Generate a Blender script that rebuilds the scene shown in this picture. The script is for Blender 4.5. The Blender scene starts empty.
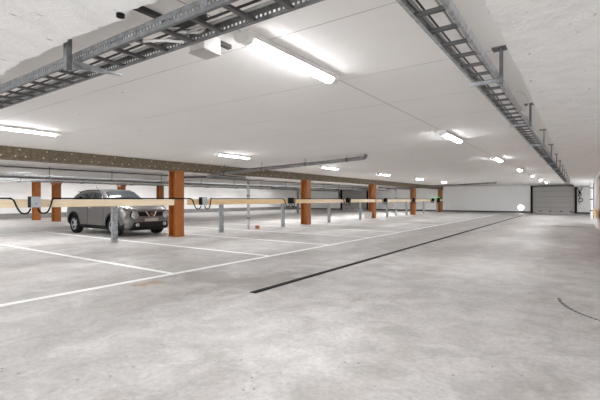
import bpy, bmesh, math, random
from mathutils import Vector, Matrix
from mathutils.bvhtree import BVHTree
random.seed(7)
S = bpy.context.scene
C = S.collection
PI = math.pi

# ---------------------------------------------------------------- camera, world, exposure
CAM_H = 1.22
cam_d = bpy.data.cameras.new('camera')
cam_d.sensor_width = 36.0
cam_d.lens = 398.0 / 600.0 * 36.0
cam_d.shift_y = -1.0 / 600.0
cam_d.clip_start = 0.02
cam = bpy.data.objects.new('camera', cam_d)
cam.location = (0, 0, CAM_H)
cam.rotation_euler = (PI / 2, 0, math.radians(35.13))
C.objects.link(cam)
S.camera = cam
w = bpy.data.worlds.new('world')
w.use_nodes = True
w.node_tree.nodes['Background'].inputs[0].default_value = (0.9, 0.95, 1, 1)
w.node_tree.nodes['Background'].inputs[1].default_value = 1.3
S.world = w
S.view_settings.view_transform = 'Standard'
S.view_settings.look = 'None'
S.view_settings.gamma = 1.0
S.view_settings.use_curve_mapping = False
S.view_settings.exposure = 2.5
S.cycles.diffuse_bounces = 12
S.cycles.max_bounces = 16
TUBE = 17.0           # emission of the fluorescent diffusers

# ---------------------------------------------------------------- materials
def nt(name):
    m = bpy.data.materials.new(name)
    m.use_nodes = True
    return m, m.node_tree, m.node_tree.nodes['Principled BSDF']

def node(t, kind, **kw):
    n = t.nodes.new(kind)
    for k, v in kw.items():
        if k.startswith('i_'):
            n.inputs[k[2:].replace('_', ' ')].default_value = v
        else:
            setattr(n, k, v)
    return n

def mat(name, col, rough=0.5, metal=0.0, var=0.06, scale=8.0, bump=0.0, spec=0.5, col2=None, detail=4.0, coat=0.0):
    m, t, b = nt(name)
    tc = node(t, 'ShaderNodeTexCoord')
    nz = node(t, 'ShaderNodeTexNoise')
    nz.inputs['Scale'].default_value = scale
    nz.inputs['Detail'].default_value = detail
    t.links.new(tc.outputs['Object'], nz.inputs['Vector'])
    r = node(t, 'ShaderNodeValToRGB')
    c2 = col2 or tuple(max(0, c * (1 - var * 2)) for c in col)
    r.color_ramp.elements[0].position = 0.3
    r.color_ramp.elements[1].position = 0.7
    r.color_ramp.elements[0].color = (*c2, 1)
    r.color_ramp.elements[1].color = (*[min(1, c * (1 + (0 if col2 else var))) for c in col], 1)
    t.links.new(nz.outputs['Fac'], r.inputs['Fac'])
    t.links.new(r.outputs['Color'], b.inputs['Base Color'])
    b.inputs['Roughness'].default_value = rough
    b.inputs['Metallic'].default_value = metal
    b.inputs['Specular IOR Level'].default_value = spec
    if coat:
        b.inputs['Coat Weight'].default_value = coat
        b.inputs['Coat Roughness'].default_value = 0.08
    if bump:
        bp = node(t, 'ShaderNodeBump')
        bp.inputs['Strength'].default_value = bump
        bp.inputs['Distance'].default_value = 0.01
        t.links.new(nz.outputs['Fac'], bp.inputs['Height'])
        t.links.new(bp.outputs['Normal'], b.inputs['Normal'])
    return m

def emit(name, col, strength):
    m, t, b = nt(name)
    b.inputs['Base Color'].default_value = (*col, 1)
    b.inputs['Emission Color'].default_value = (*col, 1)
    b.inputs['Emission Strength'].default_value = strength
    return m

def mth(t, op, a, b=None, c=None):
    n = node(t, 'ShaderNodeMath', operation=op)
    for i, v in enumerate((a, b, c)):
        if v is None: continue
        if isinstance(v, (int, float)): n.inputs[i].default_value = v
        else: t.links.new(v, n.inputs[i])
    return n.outputs[0]

def mixc(t, fac, a, b, mode='MIX'):
    n = node(t, 'ShaderNodeMix', data_type='RGBA', blend_type=mode)
    if isinstance(fac, (int, float)): n.inputs[0].default_value = fac
    else: t.links.new(fac, n.inputs[0])
    for i, v in ((6, a), (7, b)):
        if isinstance(v, tuple): n.inputs[i].default_value = (*v, 1)
        else: t.links.new(v, n.inputs[i])
    return n.outputs[2]

def ramp(t, fac, p0, c0, p1, c1):
    r = node(t, 'ShaderNodeValToRGB')
    r.color_ramp.elements[0].position = p0; r.color_ramp.elements[0].color = (*c0, 1)
    r.color_ramp.elements[1].position = p1; r.color_ramp.elements[1].color = (*c1, 1)
    t.links.new(fac, r.inputs['Fac'])
    return r.outputs['Color']

def noise(t, vec, scale, detail=4, rough=0.55, dist=0.0):
    n = node(t, 'ShaderNodeTexNoise')
    n.inputs['Scale'].default_value = scale; n.inputs['Detail'].default_value = detail
    n.inputs['Roughness'].default_value = rough; n.inputs['Distortion'].default_value = dist
    t.links.new(vec, n.inputs['Vector'])
    return n.outputs['Fac']

def floor_material():
    m, t, b = nt('poured_concrete_floor')
    tc = node(t, 'ShaderNodeTexCoord').outputs['Object']
    sep = node(t, 'ShaderNodeSeparateXYZ'); t.links.new(tc, sep.inputs[0])
    mp = node(t, 'ShaderNodeMapping'); t.links.new(tc, mp.inputs[0])
    mp.inputs['Scale'].default_value = (1.0, 0.35, 1)
    big = noise(t, mp.outputs[0], 0.5, 5, 0.6, 0.6)
    mid = noise(t, tc, 2.6, 8, 0.68, 0.5)
    fine = noise(t, tc, 22, 6, 0.7)
    base = ramp(t, big, 0.36, (0.43, 0.405, 0.388), 0.64, (0.585, 0.57, 0.558))
    base = mixc(t, 1.0, base, ramp(t, mid, 0.35, (0.72, 0.705, 0.69), 0.62, (1.07, 1.07, 1.07)), 'MULTIPLY')
    base = mixc(t, 1.0, base, ramp(t, fine, 0.3, (0.80, 0.79, 0.78), 0.66, (1.09, 1.09, 1.09)), 'MULTIPLY')
    # brownish worn patches
    st = noise(t, mp.outputs[0], 1.1, 6, 0.7, 1.2)
    base = mixc(t, ramp(t, st, 0.54, (0, 0, 0), 0.74, (0.6, 0.6, 0.6)), base, (0.33, 0.285, 0.25))
    # stain by the far right pillar and one where the bay lines meet
    def spot(cx, cy, rx, ry, s0, colr, f):
        nonlocal base
        dx = mth(t, 'DIVIDE', mth(t, 'SUBTRACT', sep.outputs[0], cx), rx)
        dy = mth(t, 'DIVIDE', mth(t, 'SUBTRACT', sep.outputs[1], cy), ry)
        d = mth(t, 'SQRT', mth(t, 'ADD', mth(t, 'MULTIPLY', dx, dx), mth(t, 'MULTIPLY', dy, dy)))
        d = mth(t, 'ADD', d, mth(t, 'MULTIPLY', mth(t, 'SUBTRACT', noise(t, tc, s0, 5), 0.5), 2.2))
        mk = ramp(t, d, 0.55, (f, f, f), 1.0, (0, 0, 0))
        base = mixc(t, mk, base, colr)
    spot(-0.3, 21.3, 0.9, 0.8, 1.6, (0.20, 0.165, 0.135), 0.85)
    spot(-4.6, 4.3, 0.9, 0.5, 3.0, (0.25, 0.21, 0.18), 0.6)
    spot(-5.1, 3.45, 0.16, 0.3, 6.0, (0.36, 0.25, 0.16), 0.75)
    spot(-3.9, 4.5, 0.6, 1.3, 3.0, (0.25, 0.215, 0.185), 0.6)
    # small dark pits
    vo = node(t, 'ShaderNodeTexVoronoi'); vo.inputs['Scale'].default_value = 11.0
    t.links.new(tc, vo.inputs['Vector'])
    pit = ramp(t, vo.outputs['Distance'], 0.075, (0.9, 0.9, 0.9), 0.13, (0, 0, 0))
    sel = ramp(t, noise(t, tc, 3.1, 2), 0.52, (0, 0, 0), 0.6, (1, 1, 1))
    base = mixc(t, mixc(t, 1.0, pit, sel, 'MULTIPLY'), base, (0.16, 0.14, 0.12))
    t.links.new(base, b.inputs['Base Color'])
    rr = ramp(t, mid, 0.3, (0.45, 0.45, 0.45), 0.75, (0.68, 0.68, 0.68))
    t.links.new(rr, b.inputs['Roughness'])
    bp = node(t, 'ShaderNodeBump'); bp.inputs['Strength'].default_value = 0.25; bp.inputs['Distance'].default_value = 0.006
    t.links.new(mid, bp.inputs['Height']); t.links.new(bp.outputs['Normal'], b.inputs['Normal'])
    return m

def ceiling_material():
    m, t, b = nt('painted_ceiling_boards')
    tc = node(t, 'ShaderNodeTexCoord').outputs['Object']
    sep = node(t, 'ShaderNodeSeparateXYZ'); t.links.new(tc, sep.inputs[0])
    x, y = sep.outputs[0], sep.outputs[1]
    def seam(v, off, step, wd):
        q = mth(t, 'FRACT', mth(t, 'DIVIDE', mth(t, 'SUBTRACT', v, off), step))
        d = mth(t, 'MULTIPLY', mth(t, 'MINIMUM', q, mth(t, 'SUBTRACT', 1.0, q)), step)
        return mth(t, 'LESS_THAN', d, wd)
    n1 = noise(t, tc, 0.7, 4)
    base = ramp(t, n1, 0.3, (0.84, 0.82, 0.80), 0.7, (0.88, 0.86, 0.84))
    sx = mth(t, 'LESS_THAN', mth(t, 'ABSOLUTE', mth(t, 'ADD', x, 1.985)), 0.006)
    base = mixc(t, mth(t, 'MULTIPLY', sx, 0.62), base, (0.16, 0.14, 0.13))
    sy = seam(y, 3.52, 1.2, 0.005)
    brk = ramp(t, noise(t, tc, 0.9, 3), 0.38, (0.1, 0.1, 0.1), 0.58, (0.65, 0.65, 0.65))
    base = mixc(t, mixc(t, 1.0, brk, sy, 'MULTIPLY'), base, (0.30, 0.27, 0.25))
    sx2 = seam(x, -1.985, 2.4, 0.005)
    base = mixc(t, mth(t, 'MULTIPLY', sx2, 0.2), base, (0.3, 0.27, 0.25))
    vo = node(t, 'ShaderNodeTexVoronoi'); vo.inputs['Scale'].default_value = 3.2
    t.links.new(tc, vo.inputs['Vector'])
    pit = ramp(t, vo.outputs['Distance'], 0.045, (0.8, 0.8, 0.8), 0.07, (0, 0, 0))
    sel = ramp(t, noise(t, tc, 1.7, 2), 0.5, (0, 0, 0), 0.58, (1, 1, 1))
    base = mixc(t, mixc(t, 1.0, pit, sel, 'MULTIPLY'), base, (0.2, 0.17, 0.15))
    t.links.new(base, b.inputs['Base Color'])
    b.inputs['Roughness'].default_value = 0.7
    return m

def rough_white(name, col=(0.93, 0.92, 0.905)):
    m, t, b = nt(name)
    tc = node(t, 'ShaderNodeTexCoord').outputs['Object']
    a = noise(t, tc, 5, 8, 0.65, 0.4)
    f = noise(t, tc, 28, 6, 0.7)
    base = ramp(t, a, 0.36, tuple(c * 0.93 for c in col), 0.55, col)
    vo = node(t, 'ShaderNodeTexVoronoi'); vo.inputs['Scale'].default_value = 14
    mp = node(t, 'ShaderNodeMapping'); mp.inputs['Scale'].default_value = (1, 0.45, 1); t.links.new(tc, mp.inputs[0])
    t.links.new(mp.outputs[0], vo.inputs['Vector'])
    pit = ramp(t, vo.outputs['Distance'], 0.07, (0.75, 0.75, 0.75), 0.17, (0, 0, 0))
    sel = ramp(t, noise(t, tc, 4, 2), 0.50, (0, 0, 0), 0.6, (1, 1, 1))
    base = mixc(t, mixc(t, 1.0, pit, sel, 'MULTIPLY'), base, (0.36, 0.32, 0.29))
    t.links.new(base, b.inputs['Base Color'])
    b.inputs['Roughness'].default_value = 0.75
    bp = node(t, 'ShaderNodeBump'); bp.inputs['Strength'].default_value = 0.6; bp.inputs['Distance'].default_value = 0.03
    t.links.new(mth(t, 'ADD', a, mth(t, 'MULTIPLY', f, 0.3)), bp.inputs['Height'])
    t.links.new(bp.outputs['Normal'], b.inputs['Normal'])
    return m

def wood_material(name, c0, c1, axis='Y'):
    m, t, b = nt(name)
    tc = node(t, 'ShaderNodeTexCoord').outputs['Object']
    mp = node(t, 'ShaderNodeMapping'); t.links.new(tc, mp.inputs[0])
    mp.inputs['Scale'].default_value = (18, 0.9, 18)
    a = noise(t, mp.outputs[0], 1.6, 6, 0.6, 0.8)
    base = ramp(t, a, 0.3, c0, 0.65, c1)
    vo = node(t, 'ShaderNodeTexVoronoi'); vo.inputs['Scale'].default_value = 2.6
    t.links.new(tc, vo.inputs['Vector'])
    kn = ramp(t, vo.outputs['Distance'], 0.05, (0.8, 0.8, 0.8), 0.11, (0, 0, 0))
    base = mixc(t, kn, base, (0.36, 0.17, 0.07))
    t.links.new(base, b.inputs['Base Color']); b.inputs['Roughness'].default_value = 0.6
    return m

M = {}
M['floor'] = floor_material()
M['ceiling'] = ceiling_material()
M['slab'] = rough_white('rough_painted_concrete')
M['wall'] = mat('white_wall_paint', (0.89, 0.88, 0.87), 0.7, var=0.01, scale=1.2)
M['wall_grey'] = mat('grey_skirting_paint', (0.27, 0.255, 0.245), 0.6, var=0.12, scale=1.5)
M['skirting'] = mat('dark_skirting', (0.08, 0.075, 0.075), 0.7, spec=0.2)
M['steel_beam'] = mat('brown_fire_coating', (0.215, 0.17, 0.115), 0.85, col2=(0.10, 0.078, 0.05), scale=14, detail=8, bump=0.6)
M['bolt'] = mat('pale_bolt_head', (0.78, 0.73, 0.64), 0.5)
M['rust'] = mat('red_oxide_paint', (0.38, 0.128, 0.022), 0.5, col2=(0.29, 0.092, 0.018), scale=5, detail=6)
M['galv'] = mat('galvanised_steel', (0.45, 0.46, 0.47), 0.42, metal=0.75, var=0.2, scale=20)
M['galv_dark'] = mat('weathered_galvanised_steel', (0.20, 0.20, 0.205), 0.5, metal=0.5, var=0.2, scale=18)
M['galv_matt'] = mat('dull_zinc', (0.34, 0.35, 0.36), 0.6, metal=0.25, var=0.25, scale=12)
M['rung'] = mat('rung_steel', (0.13, 0.125, 0.125), 0.5, metal=0.5, var=0.15)
M['pipe'] = mat('grey_pipe', (0.20, 0.19, 0.185), 0.45, metal=0.2, var=0.15)
M['pipe_light'] = mat('pale_grey_pipe', (0.46, 0.45, 0.44), 0.45, var=0.12)
M['pipe_dark'] = mat('dark_pipe', (0.06, 0.056, 0.055), 0.6, spec=0.25)
M['black'] = mat('black_plastic', (0.008, 0.008, 0.009), 0.7, spec=0.15)
M['rubber'] = mat('black_cable_rubber', (0.012, 0.010, 0.009), 0.8, spec=0.15)
M['wood'] = wood_material('pale_pine', (0.76, 0.60, 0.39), (0.88, 0.75, 0.56))
M['wood_warm'] = wood_material('warm_pine', (0.72, 0.49, 0.24), (0.86, 0.65, 0.38))
M['grey_plastic'] = mat('light_grey_plastic', (0.42, 0.43, 0.45), 0.45, var=0.05)
M['white_plastic'] = mat('white_plastic', (0.78, 0.77, 0.75), 0.4, var=0.02)
M['line'] = mat('white_road_paint', (0.93, 0.93, 0.92), 0.5, var=0.025, scale=9, detail=8)
M['drain'] = mat('black_drain_grate', (0.012, 0.012, 0.012), 0.8, var=0.2, scale=30, spec=0.1)
M['tyre_mark'] = mat('dark_rubber_mark', (0.10, 0.095, 0.09), 0.7)
M['door_panel'] = mat('grey_door_panel', (0.43, 0.405, 0.385), 0.5, var=0.03)
M['box_lid'] = mat('shaded_box_lid', (0.50, 0.47, 0.44), 0.6, var=0.03)  # lid of the white box, its unlit underside put into the colour
M['cable_white'] = mat('white_cable', (0.75, 0.73, 0.70), 0.5, var=0.03)
M['cable_grey'] = mat('grey_cable', (0.35, 0.34, 0.33), 0.5)
M['tube'] = emit('lit_tube_diffuser', (0.96, 0.98, 1.0), TUBE)
M['lamp'] = emit('lit_lamp_glass', (1.0, 0.98, 0.95), 1.2)
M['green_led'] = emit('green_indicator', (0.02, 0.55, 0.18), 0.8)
M['clay'] = mat('red_clay', (0.36, 0.13, 0.07), 0.8, var=0.2)
M['block'] = mat('pale_concrete_block', (0.58, 0.54, 0.50), 0.8, var=0.1)
M['body'] = mat('silver_grey_car_paint', (0.145, 0.134, 0.128), 0.33, metal=0.4, var=0.01, coat=0.25)
M['glass'] = mat('dark_car_glass', (0.02, 0.024, 0.026), 0.06, var=0.02, spec=0.8)
M['tyre'] = mat('tyre_rubber', (0.012, 0.012, 0.013), 0.85, spec=0.2)
M['rim'] = mat('silver_alloy', (0.62, 0.62, 0.64), 0.3, metal=0.6, var=0.02)
M['trim_black'] = mat('matt_black_trim', (0.010, 0.010, 0.011), 0.65, spec=0.25)
M['chrome'] = mat('chrome', (0.75, 0.75, 0.76), 0.15, metal=0.95, var=0.01)
M['headlamp'] = mat('clear_headlamp_lens', (0.52, 0.53, 0.55), 0.12, metal=0.35, var=0.3, scale=14)
M['plate'] = mat('blank_number_plate', (0.42, 0.39, 0.38), 0.6)
M['concrete_pillar'] = M['wall']
M['pink_panel'] = mat('beige_panel', (0.56, 0.46, 0.41), 0.6, var=0.03)

# ---------------------------------------------------------------- mesh helpers
class MB:
    def __init__(s): s.bm = bmesh.new()
    def box(s, c, size, rot=None, bevel=0.0):
        r = bmesh.ops.create_cube(s.bm, size=1.0)
        mt = Matrix.Translation(Vector(c)) @ (rot.to_4x4() if rot else Matrix.Identity(4)) @ Matrix.Diagonal((*size, 1))
        bmesh.ops.transform(s.bm, matrix=mt, verts=r['verts'])
        if bevel:
            es = list({e for v in r['verts'] for e in v.link_edges})
            bmesh.ops.bevel(s.bm, geom=es, offset=bevel, segments=2, affect='EDGES', profile=0.5)
        return s
    def bb(s, x0, x1, y0, y1, z0, z1, bevel=0.0):
        return s.box(((x0+x1)/2, (y0+y1)/2, (z0+z1)/2), (abs(x1-x0), abs(y1-y0), abs(z1-z0)), None, bevel)
    def rod(s, a, b, r, n=10, r2=None):
        a, b = Vector(a), Vector(b); d = b - a
        q = d.to_track_quat('Z', 'Y').to_matrix().to_4x4()
        bmesh.ops.create_cone(s.bm, cap_ends=True, segments=n, radius1=r, radius2=r if r2 is None else r2, depth=d.length,
                              matrix=Matrix.Translation((a + b) / 2) @ q)
        return s
    def tube(s, pts, r, n=8, smooth=6):
        P = [Vector(p) for p in pts]
        if smooth and len(P) > 2:
            Q = []
            for i in range(len(P) - 1):
                p0 = P[max(0, i-1)]; p1 = P[i]; p2 = P[i+1]; p3 = P[min(len(P)-1, i+2)]
                for k in range(smooth):
                    u = k / smooth
                    Q.append(0.5 * ((2*p1) + (p2-p0)*u + (2*p0-5*p1+4*p2-p3)*u*u + (3*p1-p0-3*p2+p3)*u**3))
            Q.append(P[-1]); P = Q
        rings = []
        up = Vector((0.13, 0.21, 0.97)).normalized()
        for i, p in enumerate(P):
            d = (P[min(i+1, len(P)-1)] - P[max(i-1, 0)]).normalized()
            if abs(d.dot(up)) > 0.99: up = Vector((0.97, 0.1, 0.2)).normalized()
            a = d.cross(up).normalized(); b2 = a.cross(d).normalized(); up = b2
            rings.append([s.bm.verts.new(p + a*math.cos(2*PI*k/n)*r + b2*math.sin(2*PI*k/n)*r) for k in range(n)])
        for i in range(len(rings)-1):
            for k in range(n):
                s.bm.faces.new((rings[i][k], rings[i][(k+1) % n], rings[i+1][(k+1) % n], rings[i+1][k]))
        s.bm.faces.new(rings[0][::-1]); s.bm.faces.new(rings[-1])
        return s
    def lathe(s, prof, axis='Y', n=28, c=(0, 0, 0), close=False):
        rings = []
        for (r, h) in prof:
            ring = []
            for k in range(n):
                a = 2*PI*k/n
                x, z = math.cos(a)*r, math.sin(a)*r
                v = {'Y': (x, h, z), 'X': (h, x, z), 'Z': (x, z, h)}[axis]
                ring.append(s.bm.verts.new(Vector(v) + Vector(c)))
            rings.append(ring)
        rr = rings + ([rings[0]] if close else [])
        for i in range(len(rr)-1):
            for k in range(n):
                s.bm.faces.new((rr[i][k], rr[i][(k+1) % n], rr[i+1][(k+1) % n], rr[i+1][k]))
        if not close:
            s.bm.faces.new(rings[0]); s.bm.faces.new(rings[-1][::-1])
        return s
    def prism(s, poly, h, axis='Y', c=(0, 0, 0)):
        # poly in the plane normal to axis, extruded h both sides centred
        def P(u, v, k): return {'Y': (u, k, v), 'X': (k, u, v), 'Z': (u, v, k)}[axis]
        a = [s.bm.verts.new(Vector(P(u, v, -h/2)) + Vector(c)) for u, v in poly]
        b = [s.bm.verts.new(Vector(P(u, v, h/2)) + Vector(c)) for u, v in poly]
        s.bm.faces.new(a[::-1]); s.bm.faces.new(b)
        for i in range(len(poly)):
            j = (i+1) % len(poly)
            s.bm.faces.new((a[i], a[j], b[j], b[i]))
        return s
    def build(s, name, m, parent=None, smooth=False, loc=None):
        bmesh.ops.recalc_face_normals(s.bm, faces=s.bm.faces[:])
        me = bpy.data.meshes.new(name)
        s.bm.to_mesh(me); s.bm.free()
        me.materials.append(m)
        if smooth:
            for p in me.polygons: p.use_smooth = True
            me.set_sharp_from_angle(angle=math.radians(38))
        o = bpy.data.objects.new(name, me)
        C.objects.link(o)
        if parent: o.parent = parent
        if loc: o.location = loc
        return o

def tag(o, label, cat, group=None, kind=None):
    if label: o['label'] = label
    if cat: o['category'] = cat
    if group: o['group'] = group
    if kind: o['kind'] = kind
    return o
def thing(name, label, cat, loc=(0, 0, 0), group=None, rz=0):
    o = bpy.data.objects.new(name, None)
    o.empty_display_size = 0.1
    o.location = loc; o.rotation_euler = (0, 0, rz)
    C.objects.link(o)
    return tag(o, label, cat, group)
def struct(o):
    o['kind'] = 'structure'
    return o
def kids(o): return [c for c in bpy.data.objects if c.parent == o]
def dup(o, loc, label=None, parent=None):
    ch = kids(o)
    r = o.copy(); C.objects.link(r)
    if loc is not None: r.location = loc
    if label: r['label'] = label
    if parent: r.parent = parent
    for c in ch: dup(c, None, None, r)
    return r

ORD = ['first', 'second', 'third', 'fourth', 'fifth', 'sixth', 'seventh', 'eighth', 'ninth', 'tenth', 'eleventh', 'twelfth', 'thirteenth']

# ---------------------------------------------------------------- setting
CEIL = 2.42; LOW = 2.22
X0, X1, Y0, Y1 = -28.5, 5.0, -6.0, 40.3
struct(MB().bb(X0-.3, X1+.3, Y0-.3, Y1+.3, -0.2, 0.0).build('floor', M['floor']))
struct(MB().bb(X0-.3, X1+.3, Y0-.3, Y1+.3, CEIL, CEIL+.2).build('ceiling', M['ceiling']))
struct(MB().bb(X0-.2, X0, Y0, Y1, 0, CEIL).build('wall_left', M['wall']))
struct(MB().bb(X1, X1+.2, Y0, 25, 0, CEIL).bb(X1, X1+.2, 25, 34, 2.2, CEIL).bb(X1, X1+.2, 34, Y1, 0, CEIL).build('wall_right', M['wall']))   # unseen ramp opening, added to let daylight onto the far wall and lane
struct(MB().bb(X0, -13, Y0-.2, Y0, 0, CEIL).bb(-13, X1, Y0-.2, Y0, 2.2, CEIL).bb(-4.6, -4.2, Y0-.2, Y0, 0, 2.2).build('wall_back', M['wall']))   # unseen entrance opening behind the camera, added to let daylight in
D1 = (-3.47, -0.28); D2 = (-22.5, -19.2)
DH = 2.36
wf = MB()
wf.bb(X0-.2, D2[0], Y1, Y1+.2, 0, CEIL).bb(D2[0], D2[1], Y1, Y1+.2, DH, CEIL).bb(D2[1], D1[0], Y1, Y1+.2, 0, CEIL)
wf.bb(D1[0], D1[1], Y1, Y1+.2, DH, CEIL).bb(D1[1], X1+.2, Y1, Y1+.2, 0, CEIL)
struct(wf.build('wall_far', M['wall']))
struct(MB().bb(X0, D2[0]-.05, Y1-.03, Y1, 0, .13).bb(D2[1]+.05, D1[0]-.07, Y1-.03, Y1, 0, .13).bb(D1[1]+.07, X1, Y1-.03, Y1, 0, .13).build('baseboard_far', M['skirting']))
struct(MB().bb(X0, X0+.04, Y0, Y1-.04, 0, .33).build('baseboard_left', M['wall_grey']))

# thin side wall on the right with its end, a beige panel set in it
rw = MB().bb(0.56, 0.76, 20.2, 24.2, 0, LOW).bb(0.56, 0.76, 8.0, 20.2, 2.05, LOW)
struct(rw.build('wall_side', M['wall']))
struct(MB().bb(0.62, 0.74, 8.0, 20.2, 0, 2.05).build('trim_side', M['pink_panel']))

# low rough slab above the camera, jagged edge, and the wide beam on the right
def jag_slab():
    m = MB(); bm = m.bm
    N = 230
    xs = [X0 + (X1 - X0) * i / N for i in range(N+1)]
    xs = [x for x in xs if x < -5.4] + [-5.4 + 5.0*i/150 for i in range(151)] 
    top0 = []; bot0 = []; edge = []; back_t = []; back_b = []
    ph = [random.uniform(0, 6) for _ in range(6)]
    bot = []
    for x in xs:
        j = 0.012*math.sin(x*3.1+ph[0]) + 0.012*math.sin(x*8.3+ph[1]) + 0.012*math.sin(x*19+ph[2]) + 0.016*random.uniform(-1, 1)
        y = 1.222 + j*.8
        bot.append((bm.verts.new((x, y-0.004, LOW)), bm.verts.new((x, y, LOW+0.004)), bm.verts.new((x, 1.222+j*.3, CEIL)), bm.verts.new((x, Y0, LOW))))
    for a, b in zip(bot, bot[1:]):
        bm.faces.new((a[3], b[3], b[0], a[0])); bm.faces.new((a[0], b[0], b[1], a[1])); bm.faces.new((a[1], b[1], b[2], a[2]))
    return m
struct(jag_slab().build('trim_1', M['slab']))
def right_beam():
    m = MB(); bm = m.bm
    prev = None
    y = Y0
    ys = [-6, -2, 0, .6]
    while ys[-1] < 12: ys.append(ys[-1] + .05)
    while ys[-1] < Y1: ys.append(min(Y1, ys[-1] + .5))
    for y in ys:
        j = 0.003*math.sin(y*2.3) + 0.004*math.sin(y*7.1+1) + 0.006*random.uniform(-1, 1)
        cur = (bm.verts.new((-0.39+j*.3, y, CEIL)), bm.verts.new((-0.392+j, y, LOW+.004)), bm.verts.new((-0.39+j, y, LOW)), bm.verts.new((X1, y, LOW)))
        if prev:
            for k in range(3): bm.faces.new((prev[k], cur[k], cur[k+1], prev[k+1]))
        prev = cur
    return m
struct(right_beam().build('trim_2', M['slab']))

# steel beam over the column row, with bolt heads
BX0, BX1, BZ = -10.98, -10.62, 2.135
def steel_beam():
    m = MB()
    m.bb(BX0, BX1, Y0, 38.8, BZ, BZ+.03).bb(BX0, BX1, Y0, 38.8, CEIL-.03, CEIL).bb(BX0+.03, BX1-.02, Y0, 38.8, BZ+.03, CEIL-.03)
    return m
beam = struct(steel_beam().build('trim_3', M['steel_beam']))
bolt0 = MB().lathe([(0.016, 0), (0.014, 0.012), (0.006, 0.016)], 'X', 8).build('bolt', M['bolt'], beam)
bl = []
y = 3.1; k = 0
while y < 26:
    bl.append((BX1-.019, y + (0.05 if k % 3 else -0.04), BZ+.075)); 
    if k % 2 == 0: bl.append((BX1-.019, y+.13, CEIL-.055))
    y += 0.29 if y < 14 else 0.6; k += 1
bolt0.location = bl[0]
for p in bl[1:96]:
    b = bolt0.copy(); b.location = p; C.objects.link(b)
# white beam over the far row of columns
struct(MB().bb(-23.55, -23.15, Y0, Y1, 2.19, CEIL).bb(-25.8, -25.4, Y0, Y1, 2.19, CEIL).build('trim_4', M['wall']))

# road paint and drain
lx = -5.42
ln = MB().bb(lx-.055, lx+.055, 1.2-6, 38.2, 0.0005, 0.004)
struct(ln.build('trim_5', M['line']))
for i in range(13):
    yy = 4.12 + 2.48*i
    if yy > 38: break
    tag(MB().bb(-16.2, lx-.05, yy-.05, yy+.05, 0.0005, 0.004).build('bay_line', M['line']),
        'white painted bay divider line on the floor, %s from the camera' % ORD[i], 'floor marking', 'white bay divider lines')
tag(MB().bb(-16.3, -16.2, 1.2, 38.2, 0.0005, 0.004).build('bay_end_line', M['line']), 'long white painted line on the floor behind the parked car', 'floor marking')
dr = thing('floor_drain', 'long narrow black slot drain running down the concrete lane', 'drain', (-3.48, 3.87, 0))
MB().bb(-.05, .05, 0, 29.5, 0.0005, 0.006).build('channel', M['drain'], dr)
MB().bb(-.006, .006, 0.02, 29.45, 0.006, 0.009).build('grate_bar', M['pipe_dark'], dr)
tm = MB()
pts = [(-.215, 5.84), (-.19, 5.66), (-.155, 5.52), (-.11, 5.39), (-.055, 5.27), (0.01, 5.17), (.075, 5.09), (.15, 5.01), (.24, 4.94), (.34, 4.88)]
for (a, b) in zip(pts, pts[1:]):
    ax, ay = a; bx, by = b
    d = math.hypot(bx-ax, by-ay)
    for q in range(2 if d > .09 else 1):
        n = 2 if d > .09 else 1
        u = (q + .5) / n
        tm.box((ax+(bx-ax)*u, ay+(by-ay)*u, 0.0015), (d/n*.62, .034, .002), Matrix.Rotation(math.atan2(by-ay, bx-ax), 3, 'Z'))
tag(tm.build('tyre_mark', M['tyre_mark']), 'curved dashed dark tyre mark on the concrete at the right edge', 'floor marking')

# garage doors in the far wall
def garage_door(n, xa, xb):
    wd = xb - xa
    r = bpy.data.objects.new('door_%d' % n, None); r.location = ((xa+xb)/2, Y1, 0); C.objects.link(r); struct(r)
    h = DH / 5
    for k in range(5):
        MB().box((0, .06, h*(k+.5)), (wd-.02, .05, h-.012), bevel=.006).build('panel', M['door_panel'], r)
    MB().bb(-wd/2, wd/2, .07, .12, 0.01, DH-.01).build('door_core', M['pipe_dark'], r)
    for sx in (-1, 1):
        MB().bb(sx*wd/2-.08, sx*wd/2+.08, -.12, .0, 0, DH).build('rail', M['black'], r)
        MB().box((sx*(wd/2-.16), -.03, .07), (.3, .05, .05), Matrix.Rotation(-sx*.35, 3, 'Y')).build('bottom_bracket', M['black'], r)
    for q in (-.3, -.07, .18, .4):
        MB().bb(q*wd-.1, q*wd+.1, 0.0, .04, .13, .19).build('bracket', M['black'], r)
    MB().rod((-wd/2, -.08, DH-.02), (wd/2, -.08, DH-.02), .04).build('shaft', M['pipe_dark'], r, True)
    return r
garage_door(1, *D1)
garage_door(2, *D2)

# ---------------------------------------------------------------- tube lights
def make_light():
    r = thing('tube_light', '', 'ceiling light')
    MB().box((0, 0, -.023), (.145, 1.30, .046), bevel=.004).build('housing', M['white_plastic'], r)
    prof = [(.060*math.cos(a), -.044-.028*math.sin(a)) for a in [PI*k/10 for k in range(11)]]
    MB().prism(prof, 1.14, 'Y').build('diffuser', M['tube'], r, True)
    pe = [(.062*math.cos(a), -.040-.044*math.sin(a)) for a in [PI*k/10 for k in range(11)]]
    for sgn in (-1, 1):
        MB().prism(pe, .085, 'Y', (0, sgn*.6125, 0)).build('end_cap', M['white_plastic'], r, True)
    return r
L0 = make_light()
first = True
rows = [(-1.98, 'nearest row along the lane', 0, 7), (-7.68, 'row over the empty bays', 0, 7), (-13.5, 'row over the parked car', 0, 7),
        (-21.5, 'row beyond the parked car', 0, 7), (-26.3, 'added hidden row nearest the back wall', 0, 7), (-24.6, 'added hidden row between the far beams', 0, 7), (-12.7, 'added hidden row close behind the steel beam', 0, 7), (-12.9, 'second added row hidden behind the steel beam', 0, 7)]  # last four rows sit out of sight, added to brighten the bays and back wall
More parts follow.
